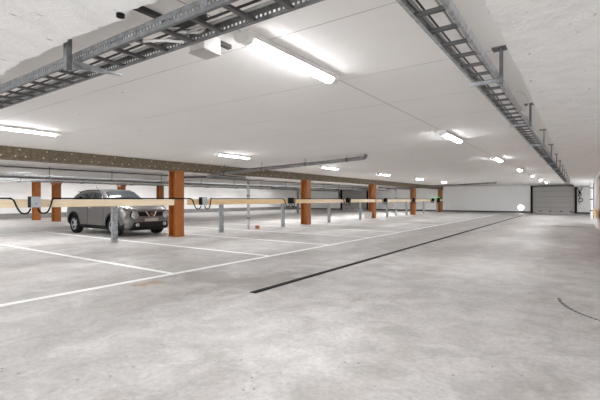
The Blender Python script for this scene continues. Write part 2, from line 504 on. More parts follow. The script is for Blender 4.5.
for X, nm, a, b in rows:
    for k in range(a, b):
        if (X == -13.5 and k == 2) or (X == -21.5 and k > 1): continue
        lab = 'lit white tube light, %s of the %s' % (ORD[k], nm)
        yy = 2.73 + 5.05*k + (2.5 if X == -12.9 else 0)
        if first:
            L0.location = (X, yy, CEIL); L0['label'] = lab; L0['group'] = 'tube lights on the ceiling'; first = False
        else:
            dup(L0, (X, yy, CEIL), lab)
# unseen copies of the lamp added behind the camera to brighten the foreground
for X in (-7.68, -1.98, 2.2):
    dup(L0, (X, -4.0, LOW), 'added unseen tube light under the low slab, %s' % {-7.68: 'left', -1.98: 'middle', 2.2: 'right'}[X])
for yy, nm in ((4.0, 'near'), (14.0, 'middle'), (25.5, 'third'), (31.5, 'farthest')):  # more unseen lamps, added to lift the lane and far wall
    dup(L0, (3.0, yy, LOW), 'added unseen tube light under the wide beam behind the side wall, %s' % nm)

# ---------------------------------------------------------------- steel columns
def make_column(h, cap):
    r = thing('steel_column', '', 'column')
    m = MB()
    for sx in (-1, 1): m.bb(sx*.17-.012, sx*.17+.012, -.165, .165, 0.02, h-.02)
    m.bb(-.16, .16, -.008, .008, .02, h-.02)
    m.build('shaft', M['rust'], r)
    MB().bb(-.19, .19, -.18, .18, 0, .02).build('base_plate', M['rust'], r)
    if cap:
        m = MB().bb(-.28, .28, -.18, .18, h-.10, h)
        m.prism([(-.28, h-.10), (-.18, h-.22), (.18, h-.22), (.28, h-.10)], .34, 'Y')
        m.build('capital', M['rust'], r)
    else:
        MB().bb(-.19, .19, -.18, .18, h-.02, h).build('top_plate', M['rust'], r)
    return r
c0 = make_column(BZ, False)
cl = ['red oxide steel column beside the parked car, largest in view', 'rust red steel column standing second in the row from the camera',
      'rust red steel column third in the row, pale block at its foot', 'rust red steel column fourth in the row, charger box on it',
      'rust red steel column last in the row, by the far wall']
for i in range(5):
    p = (-10.8, 8.32 + 7.52*i, 0)
    if i == 0: c0.location = p; c0['label'] = cl[0]; c0['group'] = 'rust red columns under the steel beam'
    else: dup(c0, p, cl[i])
hb = 2.19
b0 = make_column(hb, False); b0.location = (-25.6, 10.0, 0); b0['label'] = 'plain rust red column near the back wall, leftmost, behind the first charger box'
b0['group'] = 'columns near the back wall'
dup(b0, (-23.4, 16.7, 0), 'plain rust red column near the back wall, between the car and the big column')
k0 = make_column(hb, True); k0.location = (-23.35, 10.1, 0); k0['label'] = 'rust red column with a flared head near the back wall, left of the car'
k0['group'] = 'columns near the back wall'
dup(k0, (-23.4, 13.9, 0), 'rust red column with a flared head showing above the car roof')

# concrete block at third column and clay block by the down pipe
tag(MB().box((0, 0, .19), (.34, .42, .38), bevel=.01).build('concrete_block', M['block'], None, loc=(-10.86, 22.85, 0)), 'pale concrete block on the floor at the foot of the third column', 'block')
cb = MB().box((0, 0, .07), (.13, .13, .14), bevel=.01)
tag(cb.build('clay_block', M['clay'], None, loc=(-10.78, 12.3, 0)), 'small red brown clay block on the floor beside the grey down pipe', 'block')
tag(MB().box((0, 0, .1), (.16, .1, .2), bevel=.01).build('junction_box', M['white_plastic'], None, loc=(-10.7, 23.78, 1.92)), 'small white box fixed high beside the third rust red column', 'junction box')

# ---------------------------------------------------------------- barrier posts and planks
def make_post():
    r = thing('barrier_post', '', 'post')
    m = MB().bb(-.01, .0, -.07, .07, .01, 1.03).bb(-.10, 0, -.075, -.067, .01, 1.03).bb(-.10, 0, .067, .075, .01, 1.03)
    m.build('upright', M['galv_matt'], r)
    MB().box((-.05, 0, .005), (.15, .19, .01)).build('foot_plate', M['galv_matt'], r)
    return r
pl = ['galvanised barrier post in front of the parked car wheel', 'galvanised barrier post left of the grey down pipe', 'galvanised barrier post left of the second rust red column',
      'galvanised barrier post right of the second rust red column', 'galvanised barrier post left of the third rust red column', 'galvanised barrier post just right of the third rust red column',
      'galvanised barrier post left of the fourth rust red column', 'galvanised barrier post right of the fourth rust red column', 'galvanised barrier post left of the last rust red column']
p0 = make_post(); p0['group'] = 'galvanised barrier posts'
for i, yy in enumerate((6.13, 10.2, 13.87, 17.8, 21.4, 25.4, 29.1, 33.15, 36.9)):
    loc = (-10.63, yy, 0)
    if i == 0: p0.location = loc; p0['label'] = pl[0]
    else: dup(p0, loc, pl[i])
def plank(ya, yb, m, lab, xa=-10.605):
    r = thing('barrier_plank', lab, 'plank', (xa, ya, 1.02), 'pine planks of the barrier')
    L = yb - ya
    MB().box((0.0225, L/2, .095), (.045, L, .19), bevel=.004).build('board', m, r)
    if L > 3:
        for q in (.04, L-.06):
            for z in (.05, .14):
                MB().lathe([(.009, 0), (.006, .006)], 'X', 8, (.045, q, z)).build('screw', M['galv'], r)
    return r
plank(1.0, 8.06, M['wood'], 'pale pine barrier plank running in front of the parked car')
plank(8.6, 15.72, M['wood_warm'], 'warm coloured pine barrier plank between the first and second columns', -10.612)
plank(15.76, 23.3, M['wood'], 'pale pine barrier plank between the second and third columns')
plank(23.5, 30.8, M['wood'], 'pale pine barrier plank between the third and fourth columns')
plank(30.9, 38.3, M['wood'], 'pale pine barrier plank between the fourth and last columns')

# charger boxes with cable loops
def make_box(green=False, cover='grey_plastic'):
    r = thing('charger_box', '', 'charger')
    MB().box((0.005, 0, 0), (.18, .20, .26), bevel=.006).build('case', M['black'], r)
    MB().box((.105, .0, 0), (.024, .20, .25), bevel=.006).build('cover', M[cover], r)
    MB().lathe([(.014, 0), (.010, .012)], 'X', 10, (.115, 0, -.04)).build('socket', M['black'], r)
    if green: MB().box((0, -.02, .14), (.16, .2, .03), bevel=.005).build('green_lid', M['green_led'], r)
    return r
def loops(L, label, yc, tail0, tail1):
    # black cable along the plank top, dipping into the box from each side
    pts = [(-10.585, tail0, 1.234), (-10.585, yc-.62, 1.234), (-10.57, yc-.50, 1.234), (-10.52, yc-.40, 1.20), (-10.50, yc-.34, 1.05), (-10.49, yc-.27, .92), (-10.48, yc-.19, .885), (-10.47, yc-.11, .91), (-10.46, yc-.07, 1.0)]
    pt2 = [(-10.585, tail1, 1.234), (-10.585, yc+.62, 1.234), (-10.57, yc+.50, 1.234), (-10.52, yc+.42, 1.20), (-10.50, yc+.37, 1.05), (-10.49, yc+.31, .92), (-10.48, yc+.22, .88), (-10.47, yc+.13, .91), (-10.46, yc+.08, 1.0)]
    m = MB().tube(pts, .018, 7, 6).tube(pt2, .018, 7, 6)
    o = m.build('power_cable', M['rubber'], None, True)
    tag(o, label, 'cable', 'black cables looping along the barrier')
bxl = ['black and grey charger box on the leftmost plank, left of the car', 'black and grey charger box right of the big rust red column', 'black charger box left of the second rust red column',
       'black charger box between the second and third columns', 'black charger box just right of the third column', 'black charger box in front of the fourth column',
       'black charger box with a green top, left of its twin', 'tall black charger box with a green top beside the last column']
ys = [4.04, 9.14, 14.15, 19.45, 24.6, 30.0, 34.9, 36.6]
q0 = make_box(); q0['group'] = 'charger boxes on the barrier'
k0b = make_box(False, 'black'); k0b['group'] = 'charger boxes on the barrier'
g0 = make_box(True, 'black'); g0['group'] = 'charger boxes on the barrier'
for i, yy in enumerate(ys):
    loc = (-10.46, yy, 1.15)
    if i == 0: q0.location = loc; q0['label'] = bxl[0]
    elif i == 6: g0.location = loc; g0['label'] = bxl[6]
    elif i == 7:
        o = dup(g0, loc, bxl[7]); o.scale = (1, 1.2, 1.5)
    elif i == 2: k0b.location = loc; k0b['label'] = bxl[2]
    elif i > 2: dup(k0b, loc, bxl[i])
    else: dup(q0, loc, bxl[i])
ends = [1.0, 6.3, 11.9, 17.1, 22.3, 27.6, 32.6, 35.7, 38.2]
for i, yy in enumerate(ys):
    loops(None, 'black cable looping down to the %s charger box from the left' % ORD[i], yy, ends[i]+.01, ends[i+1]-.01)
for i, yy in enumerate((5.15, 8.0)):
    tag(MB().box((0, 0, .035), (.05, .06, .07), bevel=.008).build('cable_clip', M['black'], None, loc=(-10.54+.0, yy, 1.212)),
        'small black clip on the plank top, %s' % ('left of the car' if i == 0 else 'beside the big column'), 'cable clip')

# ---------------------------------------------------------------- cable ladders
def rail(m, L, along, slots, h=.06, fl=.018, s=1, t=.003):
    # C-rail from 0..L along axis, web at 0, flange towards +s
    def bb(a0, a1, b0, b1, c0, c1):
        if along == 'X': m.bb(a0, a1, b0, b1, c0, c1)
        else: m.bb(b0, b1, a0, a1, c0, c1)
    bb(0, L, 0, s*fl, 0, t); bb(0, L, 0, s*fl, h-t, h)
    if slots:
        bb(0, L, -t/2, t/2, t, h*.36); bb(0, L, -t/2, t/2, h*.58, h-t)
        a = 0
        while a < L:
            bb(a, min(a+.013, L), -t/2, t/2, h*.36, h*.58); a += .03
    else:
        bb(0, L, -t/2, t/2, t, h-t)
# ladder crossing the near slab edge (runs along X)
Z1 = CAM_H + .93
T1X0, T1X1 = -6.4, -0.80
t1 = thing('cable_ladder', 'near cable ladder crossing the top left, below the rough slab edge', 'cable ladder', (T1X0, 1.34, Z1))
LT = T1X1 - T1X0
m = MB(); rail(m, LT, 'X', True, .07, .02, 1); m.build('side_rail', M['galv_dark'], t1)
m = MB(); rail(m, LT, 'X', True, .07, .02, -1); o = m.build('side_rail', M['galv_dark'], t1); o.location = (0, .25, 0)
r0 = MB().bb(-.014, .014, .004, .246, .004, .008).bb(-.014, -.011, .004, .246, .004, .022).bb(.011, .014, .004, .246, .004, .022).build('rung', M['rung'], t1)
x = -2.31 - T1X0 - .25*16; k = 0
xs = []
while x < LT-.02:
    if x > .02: xs.append(x)
    x += .245
r0.location = (xs[0], 0, 0)
for x in xs[1:]:
    r = r0.copy(); C.objects.link(r); r.location = (x, 0, 0)
# ladder running down the lane (along Y)
Z2 = CAM_H + .955
T2L = 28.8
t2 = thing('cable_ladder', 'long cable ladder running down the lane beside the wide right beam', 'cable ladder', (-.725, 1.30, Z2))
m = MB(); rail(m, T2L, 'Y', False, .06, .02, 1); m.build('side_rail', M['galv'], t2)
m = MB(); rail(m, T2L, 'Y', False, .06, .02, -1); o = m.build('side_rail', M['galv'], t2); o.location = (.19, 0, 0)
r0 = MB().bb(.004, .186, -.016, .016, .004, .008).bb(.004, .186, -.016, -.013, .004, .022).bb(.004, .186, .013, .016, .004, .022).build('rung', M['rung'], t2)
ysr = []
y = .27
while y < T2L-.05: ysr.append(y); y += .25
r0.location = (0, ysr[0], 0)
for y in ysr[1:100]:
    r = r0.copy(); C.objects.link(r); r.location = (0, y, 0)
m = MB()
for y in ysr[100:]:
    m.bb(.004, .186, y-.016, y+.016, .004, .008)
tag(m.build('rungs', M['rung'], t2), None, None, kind='stuff')

# cables lying in the ladders
def cable(pts, r, m, lab, grp=None, smooth=5):
    return tag(MB().tube(pts, r, 6, smooth).build('cable', m, None, True), lab, 'cable', grp)
zt = Z1 + .031
cable([(-6.3, 1.50, zt), (-4.5, 1.49, zt), (-3.2, 1.51, zt), (-2.2, 1.50, zt), (-.9, 1.51, zt)], .009, M['cable_grey'], 'grey cable lying along the far side of the near cable ladder')
cable([(-6.3, 1.46, zt), (-4.1, 1.455, zt), (-3.0, 1.465, zt), (-1.9, 1.455, zt), (-.9, 1.46, zt)], .007, M['pipe_dark'], 'dark cable lying in the middle of the near cable ladder')
zq = Z1 + .012
cable([(-2.22, 1.385, zq), (-2.12, 1.41, zq), (-2.02, 1.47, zq), (-1.95, 1.54, zq), (-1.93, 1.57, zq+.03), (-2.0, 1.66, zq+.12), (-2.16, 1.86, CEIL-.06)], .008, M['cable_white'], 'white cable curving out of the near ladder to the ceiling box, leftmost of three', 'white cables in the near ladder')
cable([(-2.10, 1.375, zq+.02), (-2.00, 1.41, zq+.02), (-1.90, 1.46, zq+.02), (-1.83, 1.52, zq+.02), (-1.80, 1.56, zq+.03), (-1.84, 1.66, zq+.12), (-2.1, 1.9, CEIL-.03)], .008, M['cable_white'], 'white cable in the near ladder, middle of the three that bend to the ceiling box', 'white cables in the near ladder')
cable([(-1.86, 1.37, zq+.04), (-1.92, 1.40, zq+.04), (-1.93, 1.44, zq+.04), (-1.86, 1.48, zq+.04), (-1.77, 1.53, zq+.04), (-1.74, 1.58, zq+.06), (-1.80, 1.72, CEIL-.05)], .008, M['cable_white'], 'white cable with a tight bend, rightmost of the three in the near ladder', 'white cables in the near ladder')
for i, (dx, rr, mm) in enumerate(((.05, .008, 'cable_grey'), (.075, .006, 'pipe_dark'), (.17, .007, 'cable_grey'))):
    pts = [(-.725+dx*.85+.006*math.sin(3*a), 1.35+a, Z2+.031) for a in [28.5*k/22 for k in range(23)]]
    cable(pts, rr, M[mm], ['grey cable lying at the left in the long cable ladder', 'dark thin cable second from left in the long cable ladder', 'grey cable lying at the right in the long cable ladder'][i])
cable([(-.60, 4.35, Z2+.02), (-.52, 4.38, Z2+.09), (-.46, 4.55, Z2+.10), (-.445, 4.8, Z2+.05), (-.47, 4.95, Z2-.02), (-.50, 5.0, Z2-.02), (-.53, 5.02, Z2+.02)], .006, M['cable_white'], 'white cable looping out beside the long cable ladder')

# small open cable clamps in the near ladder
m = MB().bb(0, .14, 0, .004, 0, .035).bb(0, .14, 0, .06, .0, .004).bb(.0, .004, 0, .06, 0, .035)
tag(m.build('splice_plate', M['galv_dark'], None, loc=(-2.42, 1.36, Z1+.024)), 'small perforated metal clip sitting in the near cable ladder', 'bracket')
m = MB().tube([(0, 0, 0), (.1, .03, .02), (.2, .02, .0), (.3, .05, .03)], .02, 8)
tag(m.build('flexible_hose', M['pipe_dark'], None, True, (-1.98, 1.44, Z1+.05)), 'short dark flexible conduit resting in the near cable ladder', 'conduit')
tag(MB().bb(-.02, .02, 0, 1.0, -.03, 0).build('ceiling_strip', M['pipe_dark'], None, loc=(-2.24, 1.23, CEIL)), 'dark steel strip on the ceiling above the near cable ladder', 'strip')
tag(MB().rod((0, 0, -.03), (0, 0, .04), .022).build('pipe_sleeve', M['black'], None, loc=(-2.03, 1.20, LOW+.012)), 'small black hole sleeve at the rough slab edge', 'sleeve')

# cantilever bracket of the near ladder
br = thing('ladder_bracket', 'triangular galvanised bracket holding the near cable ladder', 'bracket', (-2.79, 1.275, Z1))
MB().bb(-.022, .022, -.015, -.010, -.075, .27).bb(-.022, -.018, -.015, .02, -.075, .27).bb(.018, .022, -.015, .02, -.075, .27).build('upright', M['galv_dark'], br)
MB().prism([(.02, .0), (.02, -.075), (.08, -.045), (.38, -.012), (.38, .0)], .028, 'X').build('arm', M['galv'], br)
br2 = dup(br, (-5.2, 1.275, Z1), 'second triangular bracket of the near cable ladder, left of the first')

# hangers of the long ladder
def make_hanger():
    r = thing('ladder_hanger', '', 'bracket')
    MB().bb(.202, .208, -.02, .02, -.04, CEIL-Z2).bb(.202, .225, -.02, -.016, -.04, CEIL-Z2).bb(.202, .225, .016, .02, -.04, CEIL-Z2).build('upright', M['galv_dark'], r)
    MB().box((.20, 0, CEIL-Z2-.006), (.10, .09, .012)).build('foot_plate', M['galv_dark'], r)
    MB().bb(-.012, .202, -.02, .02, -.006, -.001).bb(-.012, .202, -.02, -.017, -.024, -.001).bb(-.012, .202, .017, .02, -.024, -.001).build('arm', M['galv_matt'], r)
    return r
h0 = make_hanger(); h0['group'] = 'hangers of the long cable ladder'
for k in range(12):
    loc = (-.725, 3.5+2.27*k, Z2)
    lab = 'steel hanger under the long cable ladder, %s from the camera' % ORD[k]
    if k == 0: h0.location = loc; h0['label'] = lab
    else: dup(h0, loc, lab)

# flat white box on the ceiling next to the first tube light
fb = thing('wiring_box', 'flat white box on the ceiling beside the nearest tube light', 'junction box', (-2.275, 2.01, CEIL))
MB().box((0, 0, -.06), (.16, .16, .12), bevel=.004).build('case', M['white_plastic'], fb)
MB().box((0, 0, -.124), (.17, .17, .008), bevel=.002).build('lid', M['box_lid'], fb)

# ---------------------------------------------------------------- drain pipes under the ceiling
def sewer(n, y0, ydown, lab, xr=-4.85):
    r = thing('drain_pipe', lab, 'pipe', (0, 0, 0))
    zl, zr = 2.09, 2.32
    MB().tube([(-10.4, y0, zl), (xr, y0, zr)], .05, 12, 0).build('pipe_run', M['pipe'], r, True)
    MB().tube([(-10.4, y0+.14, zl+.09), (xr-.2, y0+.14, zr+.03)], .02, 8, 0).build('thin_pipe', M['pipe_dark'], r, True)
    MB().tube([(xr-.04, y0, zr), (xr+.08, y0, zr+.003), (xr+.13, y0+.02, zr+.04), (xr+.135, y0+.02, CEIL-.005)], .046, 12, 5).build('elbow', M['pipe'], r, True)
    MB().tube([(-10.38, y0, zl), (-10.6, y0, zl-.02), (-10.8, y0+.04, zl-.06), (-10.95, y0+.2, zl-.08), (-10.97, ydown-.3, zl-.10), (-10.97, ydown-.08, zl-.13), (-10.96, ydown, zl-.26)], .062, 12, 6).build('elbow', M['pipe'], r, True)
    MB().tube([(-10.55, y0+.1, zl+.03), (-10.75, y0+.16, zl+.0), (-10.82, y0+.35, zl-.0), (-10.83, ydown-.3, zl-.01)], .025, 8, 6).build('thin_pipe', M['pipe_dark'], r, True)
    MB().tube([(-10.96, ydown, zl-.26), (-10.96, ydown, 0.0)], .06, 12, 0).build('down_pipe', M['pipe_light'], r, True)
    MB().tube([(-12.6, y0-.2, zl-.06), (-10.9, y0+.05, zl-.07)], .04, 10, 0).build('back_run', M['pipe_dark'], r, True)
    for q in (.14, .42, .70, .93):
        x = -10.9 + (xr+10.9)*q; z = zl + (zr-zl)*q
        if x < -10.3: continue
        MB().rod((x, y0, z), (x, y0, CEIL), .006, 6).lathe([(.060, -.02), (.060, .02)], 'X', 14, (x, y0, z)).build('clamp', M['pipe_dark'], r)
    for zz in (.45, 1.35):
        MB().lathe([(.070, -.03), (.070, .03)], 'Z', 14, (-10.96, ydown, zz)).build('collar', M['galv_dark'], r)
    return r
sewer(1, 9.75, 11.95, 'grey drain pipe hung under the ceiling, bending down left of the second column')
sewer(2, 30.0, 27.7, 'far grey drain pipe under the ceiling, bending down left of the fourth column')

# ---------------------------------------------------------------- cable trays and pipes beyond the steel beam
tr = thing('hanging_tray', 'galvanised cable tray hung along the ceiling over the parked car', 'cable tray', (-16.2, 0, 0))
MB().bb(-.15, .15, Y0+1, 39, 2.03, 2.036).bb(-.15, -.145, Y0+1, 39, 2.03, 2.09).bb(.145, .15, Y0+1, 39, 2.03, 2.09).build('tray', M['galv'], tr)
hk = MB().rod((.17, 0, 2.02), (.17, 0, CEIL), .012, 6).bb(-.17, .18, -.015, .015, 2.005, 2.028).build('hanger', M['pipe_dark'], tr)
hk.location = (0, 4.3, 0)
for k in range(1, 14):
    o = hk.copy(); C.objects.link(o); o.location = (0, 4.3+2.4*k, 0)
tag(MB().tube([(-15.95, Y0+1, 2.33), (-15.95, 39, 2.33)], .025, 8, 0).build('ceiling_pipe', M['pipe_dark'], None, True), 'thin black pipe running under the ceiling above the parked car', 'pipe')
tr = thing('hanging_tray', 'cable tray hung near the back wall, beyond the car', 'cable tray', (-22.4, 0, 0))
MB().bb(-.2, .2, Y0+1, 39, 2.08, 2.086).bb(-.2, -.195, Y0+1, 39, 2.08, 2.14).bb(.195, .2, Y0+1, 39, 2.08, 2.14).build('tray', M['galv_matt'], tr)
hk = MB().rod((.21, 0, 2.06), (.21, 0, CEIL), .012, 6).bb(-.21, .21, -.015, .015, 2.055, 2.078).build('hanger', M['pipe_dark'], tr)
hk.location = (0, 8, 0)
for k in range(1, 10):
    o = hk.copy(); C.objects.link(o); o.location = (0, 8+3.0*k, 0)
tag(MB().tube([(-20.6, Y0+1, 2.2), (-20.6, 38.9, 2.2)], .05, 10, 0).build('ceiling_pipe', M['pipe'], None, True), 'thick grey pipe under the ceiling beyond the parked car', 'pipe')
pv = thing('down_pipe', 'grey vertical pipe near the back wall left of the second column', 'pipe', (-19.5, 27.4, 0))
MB().tube([(0, 0, 0), (0, 0, 1.9), (-.05, -.1, 2.05), (-.1, -1.5, 2.1), (-.1, -3.4, 2.1)], .10, 12, 5).build('pipe_run', M['pipe'], pv, True)
MB().lathe([(.12, -.05), (.12, .05)], 'Z', 14, (0, 0, .5)).build('collar', M['galv_dark'], pv)

# hose clusters at door jambs
def hoses(x, y, lab, s=1.0):
    r = thing('chain_hoist', lab, 'chain hoist', (x, y, 0))
    m = MB()
    m.tube([(0, 0, 2.2), (.05, -.02, 1.9), (.12, 0, 1.7), (.03, 0, 1.5), (.15, -.02, 1.35), (.06, 0, 1.15), (.1, 0, .95)], .025*s, 6)
    m.tube([(.3, 0, 2.2), (.26, 0, 2.0), (.1, 0, 1.85), (.22, 0, 1.7), (.2, 0, 1.5), (.05, 0, 1.6)], .025*s, 6)
    m.tube([(.1, 0, 1.2), (.25, 0, 1.3), (.35, 0, 1.15), (.28, 0, 1.0), (.12, 0, 1.02), (.1, 0, .8)], .02*s, 6)
    m.build('loose_chain', M['black'], r, True)
    MB().box((.12, .02, 1.75), (.12, .1, .2), bevel=.01).build('control_box', M['black'], r)
    MB().box((.1, .0, 2.28), (1.2*s*.6, .12, .12), bevel=.01).build('motor', M['pipe_dark'], r)
    return r
hoses(-.16, Y1-.12, 'black chains and motor beside the main garage door')
hoses(-22.85, Y1-.15, 'black chains beside the distant garage door seen between columns', 1.6)

# down pipe at right, wooden fender
dp = thing('down_pipe', 'white down pipe with dark sleeve in front of the far wall, right edge', 'pipe', (.575, 30.5, 0))
MB().rod((0, 0, 0), (0, 0, LOW), .075, 14).build('pipe_run', M['white_plastic'], dp, True)
MB().bb(.09, .19, -.05, .05, 0, LOW).build('dark_channel', M['galv_dark'], dp)
for z in (.5, 1.2, 1.9): MB().lathe([(.085, -.03), (.085, .03)], 'Z', 14, (0, 0, z)).build('clamp', M['pipe_dark'], dp)
tag(MB().box((0, 0, 0), (.06, 4.2, .30), bevel=.01).build('wooden_fender', M['wood_warm'], None, loc=(.525, 20.9, .63)), 'pale wooden fender board on the side wall at the right edge', 'fender board')

# round lit lamp low on the far wall
wl = thing('wall_lamp', 'round glowing white lamp low on the far wall, left of the garage door', 'wall lamp', (-4.30, Y1, .45))
MB().lathe([(.27, 0), (.27, -.05), (.25, -.06)], 'Y', 28).build('bezel', M['white_plastic'], wl, True)
MB().lathe([(.245, -.055), (.22, -.085), (.15, -.105), (.05, -.112)], 'Y', 28).build('globe', M['lamp'], wl, True)

# ---------------------------------------------------------------- the car
ST = [  # x, zb, wb, (ws,zs), (wm,zm), (wk,zk), (wt,zt), (wr,zr), zc
    (-2.06, .50, .35, .50, .54, .56, .70, .54, .88, .44, .97, .30, .99, 1.00),
    (-2.02, .38, .50, .68, .45, .74, .68, .70, .94, .56, 1.06, .40, 1.10, 1.12),
    (-1.93, .29, .60, .78, .38, .83, .68, .77, .98, .60, 1.17, .44, 1.23, 1.25),
    (-1.75, .25, .65, .84, .35, .875, .69, .80, 1.01, .60, 1.33, .45, 1.40, 1.42),
    (-1.5, .22, .70, .865, .33, .90, .70, .82, 1.03, .59, 1.41, .45, 1.475, 1.50),
    (-1.0, .20, .70, .86, .32, .885, .66, .83, 1.01, .60, 1.45, .47, 1.53, 1.555),
    (-.4, .20, .70, .84, .30, .862, .62, .84, .985, .62, 1.465, .48, 1.545, 1.57),
    (.15, .20, .70, .84, .30, .862, .62, .85, .975, .62, 1.43, .47, 1.51, 1.535),
    (.5, .20, .70, .845, .30, .868, .63, .855, .97, .68, 1.24, .50, 1.325, 1.35),
    (.88, .20, .70, .855, .30, .885, .66, .865, .965, .76, 1.06, .52, 1.10, 1.115),
    (1.3, .20, .70, .865, .30, .90, .68, .865, .945, .74, 1.015, .52, 1.035, 1.05),
    (1.65, .20, .68, .855, .28, .89, .64, .83, .90, .70, .965, .50, .985, .995),
    (1.88, .21, .62, .80, .26, .84, .56, .77, .82, .65, .90, .46, .925, .935),
    (2.0, .23, .55, .70, .28, .75, .50, .69, .74, .58, .83, .40, .86, .87),
    (2.06, .27, .45, .58, .32, .63, .48, .58, .68, .48, .76, .32, .79, .80),
    (2.08, .33, .30, .42, .38, .46, .48, .42, .62, .34, .69, .22, .71, .72),
]
def interp(x):
    i = 0
    while i < len(ST)-2 and x > ST[i+1][0]: i += 1
    a, b = ST[i], ST[i+1]
    p = ST[max(0, i-1)]; n = ST[min(len(ST)-1, i+2)]
    h = b[0]-a[0]; u = (x-a[0])/h
    out = []
    for k in range(1, 14):
        d = (b[k]-a[k])/h
        dp = (a[k]-p[k])/(a[0]-p[0]) if i > 0 else d
        dn = (n[k]-b[k])/(n[0]-b[0]) if i < len(ST)-2 else d
        m0 = 0 if dp*d <= 0 else 2*dp*d/(dp+d)
        m1 = 0 if dn*d <= 0 else 2*dn*d/(dn+d)
        out.append((2*u**3-3*u*u+1)*a[k] + (u**3-2*u*u+u)*h*m0 + (-2*u**3+3*u*u)*b[k] + (u**3-u*u)*h*m1)
    return out
def section(x):
    v = interp(x)
    P = [(0, v[0]), (v[1], v[0]), (v[2], v[3]), (v[4], v[5]), (v[6], v[7]), (v[8], v[9]), (v[10], v[11]), (0, v[12])]
    out = []
    for i in range(len(P)-1):
        p0 = P[max(0, i-1)]; p1 = P[i]; p2 = P[i+1]; p3 = P[i+2] if i+2 < len(P) else (-P[i][0], P[i][1])
        n = 5
        for k in range(n):
            u = k/n
            if i < 1: q = (p1[0]+(p2[0]-p1[0])*u, p1[1]+(p2[1]-p1[1])*u)
            else:
                q = tuple(0.5*((2*p1[c]) + (p2[c]-p0[c])*u*.7 + (2*p0[c]-5*p1[c]+4*p2[c]-p3[c])*u*u*.0
                          + 0) if False else p1[c]+(p2[c]-p1[c])*u for c in (0, 1))
                # gentle bulge for roundness
                bul = [0, .012, .016, .006, .012, .018, .01][i]*4*u*(1-u)
                dx, dz = p2[0]-p1[0], p2[1]-p1[1]; l = math.hypot(dx, dz) or 1
                q = (q[0]+dz/l*bul, q[1]-dx/l*bul)
            out.append(q)
    out.append(P[-1])
    return out
def car_body_mb():
    m = MB(); bm = m.bm
    xs = []
    a = ST[0][0]
    while a < ST[-1][0]-1e-6:
        xs.append(a); a += .05 if -1.9 < a < 1.85 else .02
    xs.append(ST[-1][0])
    rings = []
    for x in xs:
        h = section(x)
        full = [(-y, z) for y, z in h[::-1]][:-1] + h[:-1]
        # order: top(-0) ... bottom ... ; keep closed loop
        ring = [bm.verts.new((x, y, z)) for y, z in ([(y, z) for y, z in h] + [(-y, z) for y, z in h[::-1][1:-1]])]
        rings.append(ring)
    n = len(rings[0])
    for i in range(len(rings)-1):
        for k in range(n):
            bm.faces.new((rings[i][k], rings[i][(k+1) % n], rings[i+1][(k+1) % n], rings[i+1][k]))
    bm.faces.new(rings[0][::-1]); bm.faces.new(rings[-1])
    bmesh.ops.recalc_face_normals(bm, faces=bm.faces[:])
    return m
car = thing('car', 'silver grey compact crossover car parked behind the pine barrier', 'car', (-13.66, 7.92, 0))
mb = car_body_mb()
bvh = BVHTree.FromBMesh(mb.bm)
body = mb.build('body', M['body'], car, True)
FX, RX, WR = 1.265, -1.265, .333
cm = MB()
for x in (FX, RX):
    for sy in (-1, 1):
        cm.rod((x, sy*.56, WR+.01), (x, sy*1.1, WR+.01), WR+.045, 36)
cut = cm.build('cutter', M['trim_black'], car)
md = body.modifiers.new('b', 'BOOLEAN'); md.object = cut; md.operation = 'DIFFERENCE'; md.solver = 'EXACT'
bpy.context.view_layer.update()
dg = bpy.context.evaluated_depsgraph_get()
me = bpy.data.meshes.new_from_object(body.evaluated_get(dg))
body.modifiers.clear(); body.data = me
me.materials.clear(); me.materials.append(M['body'])
for p in me.polygons: p.use_smooth = True; p.material_index = 0
me.set_sharp_from_angle(angle=math.radians(35))
bpy.data.objects.remove(cut)

def patch(name, quad, axis, m, off=.006, nu=14, nv=8, start=4.0, parent=None, thick=.006):
    """quad: 4 corners in the plane seen along axis; grid is laid onto the body skin."""
    g = MB(); bm = g.bm
    def cast(u, v):
        if axis in ('+y', '-y'):
            s = 1 if axis == '+y' else -1
            o = Vector((u, s*start, v)); d = Vector((0, -s, 0))
        elif axis == '+x': o = Vector((start, u, v)); d = Vector((-1, 0, 0))
        elif axis == '-x': o = Vector((-start, u, v)); d = Vector((1, 0, 0))
        else: o = Vector((u, v, start)); d = Vector((0, 0, -1))
        h = bvh.ray_cast(o, d)
        if h[0] is None: return None
        nn = h[1] if h[1].dot(d) < 0 else -h[1]
        return h[0] + nn*off
    G = []
    for j in range(nv+1):
        row = []
        for i in range(nu+1):
            a, b = i/nu, j/nv
            q = [(quad[0][k]*(1-a)+quad[1][k]*a)*(1-b) + (quad[3][k]*(1-a)+quad[2][k]*a)*b for k in (0, 1)]
            c = cast(*q); row.append(bm.verts.new(c) if c else None)
        G.append(row)
    for j in range(nv):
        for i in range(nu):
            vs = (G[j][i], G[j][i+1], G[j+1][i+1], G[j+1][i])
            if all(vs): bm.faces.new(vs)
    bmesh.ops.recalc_face_normals(bm, faces=bm.faces[:])
    o = g.build(name, m, parent or car, True)
    sd = o.modifiers.new('s', 'SOLIDIFY'); sd.thickness = thick; sd.offset = 0
    return o
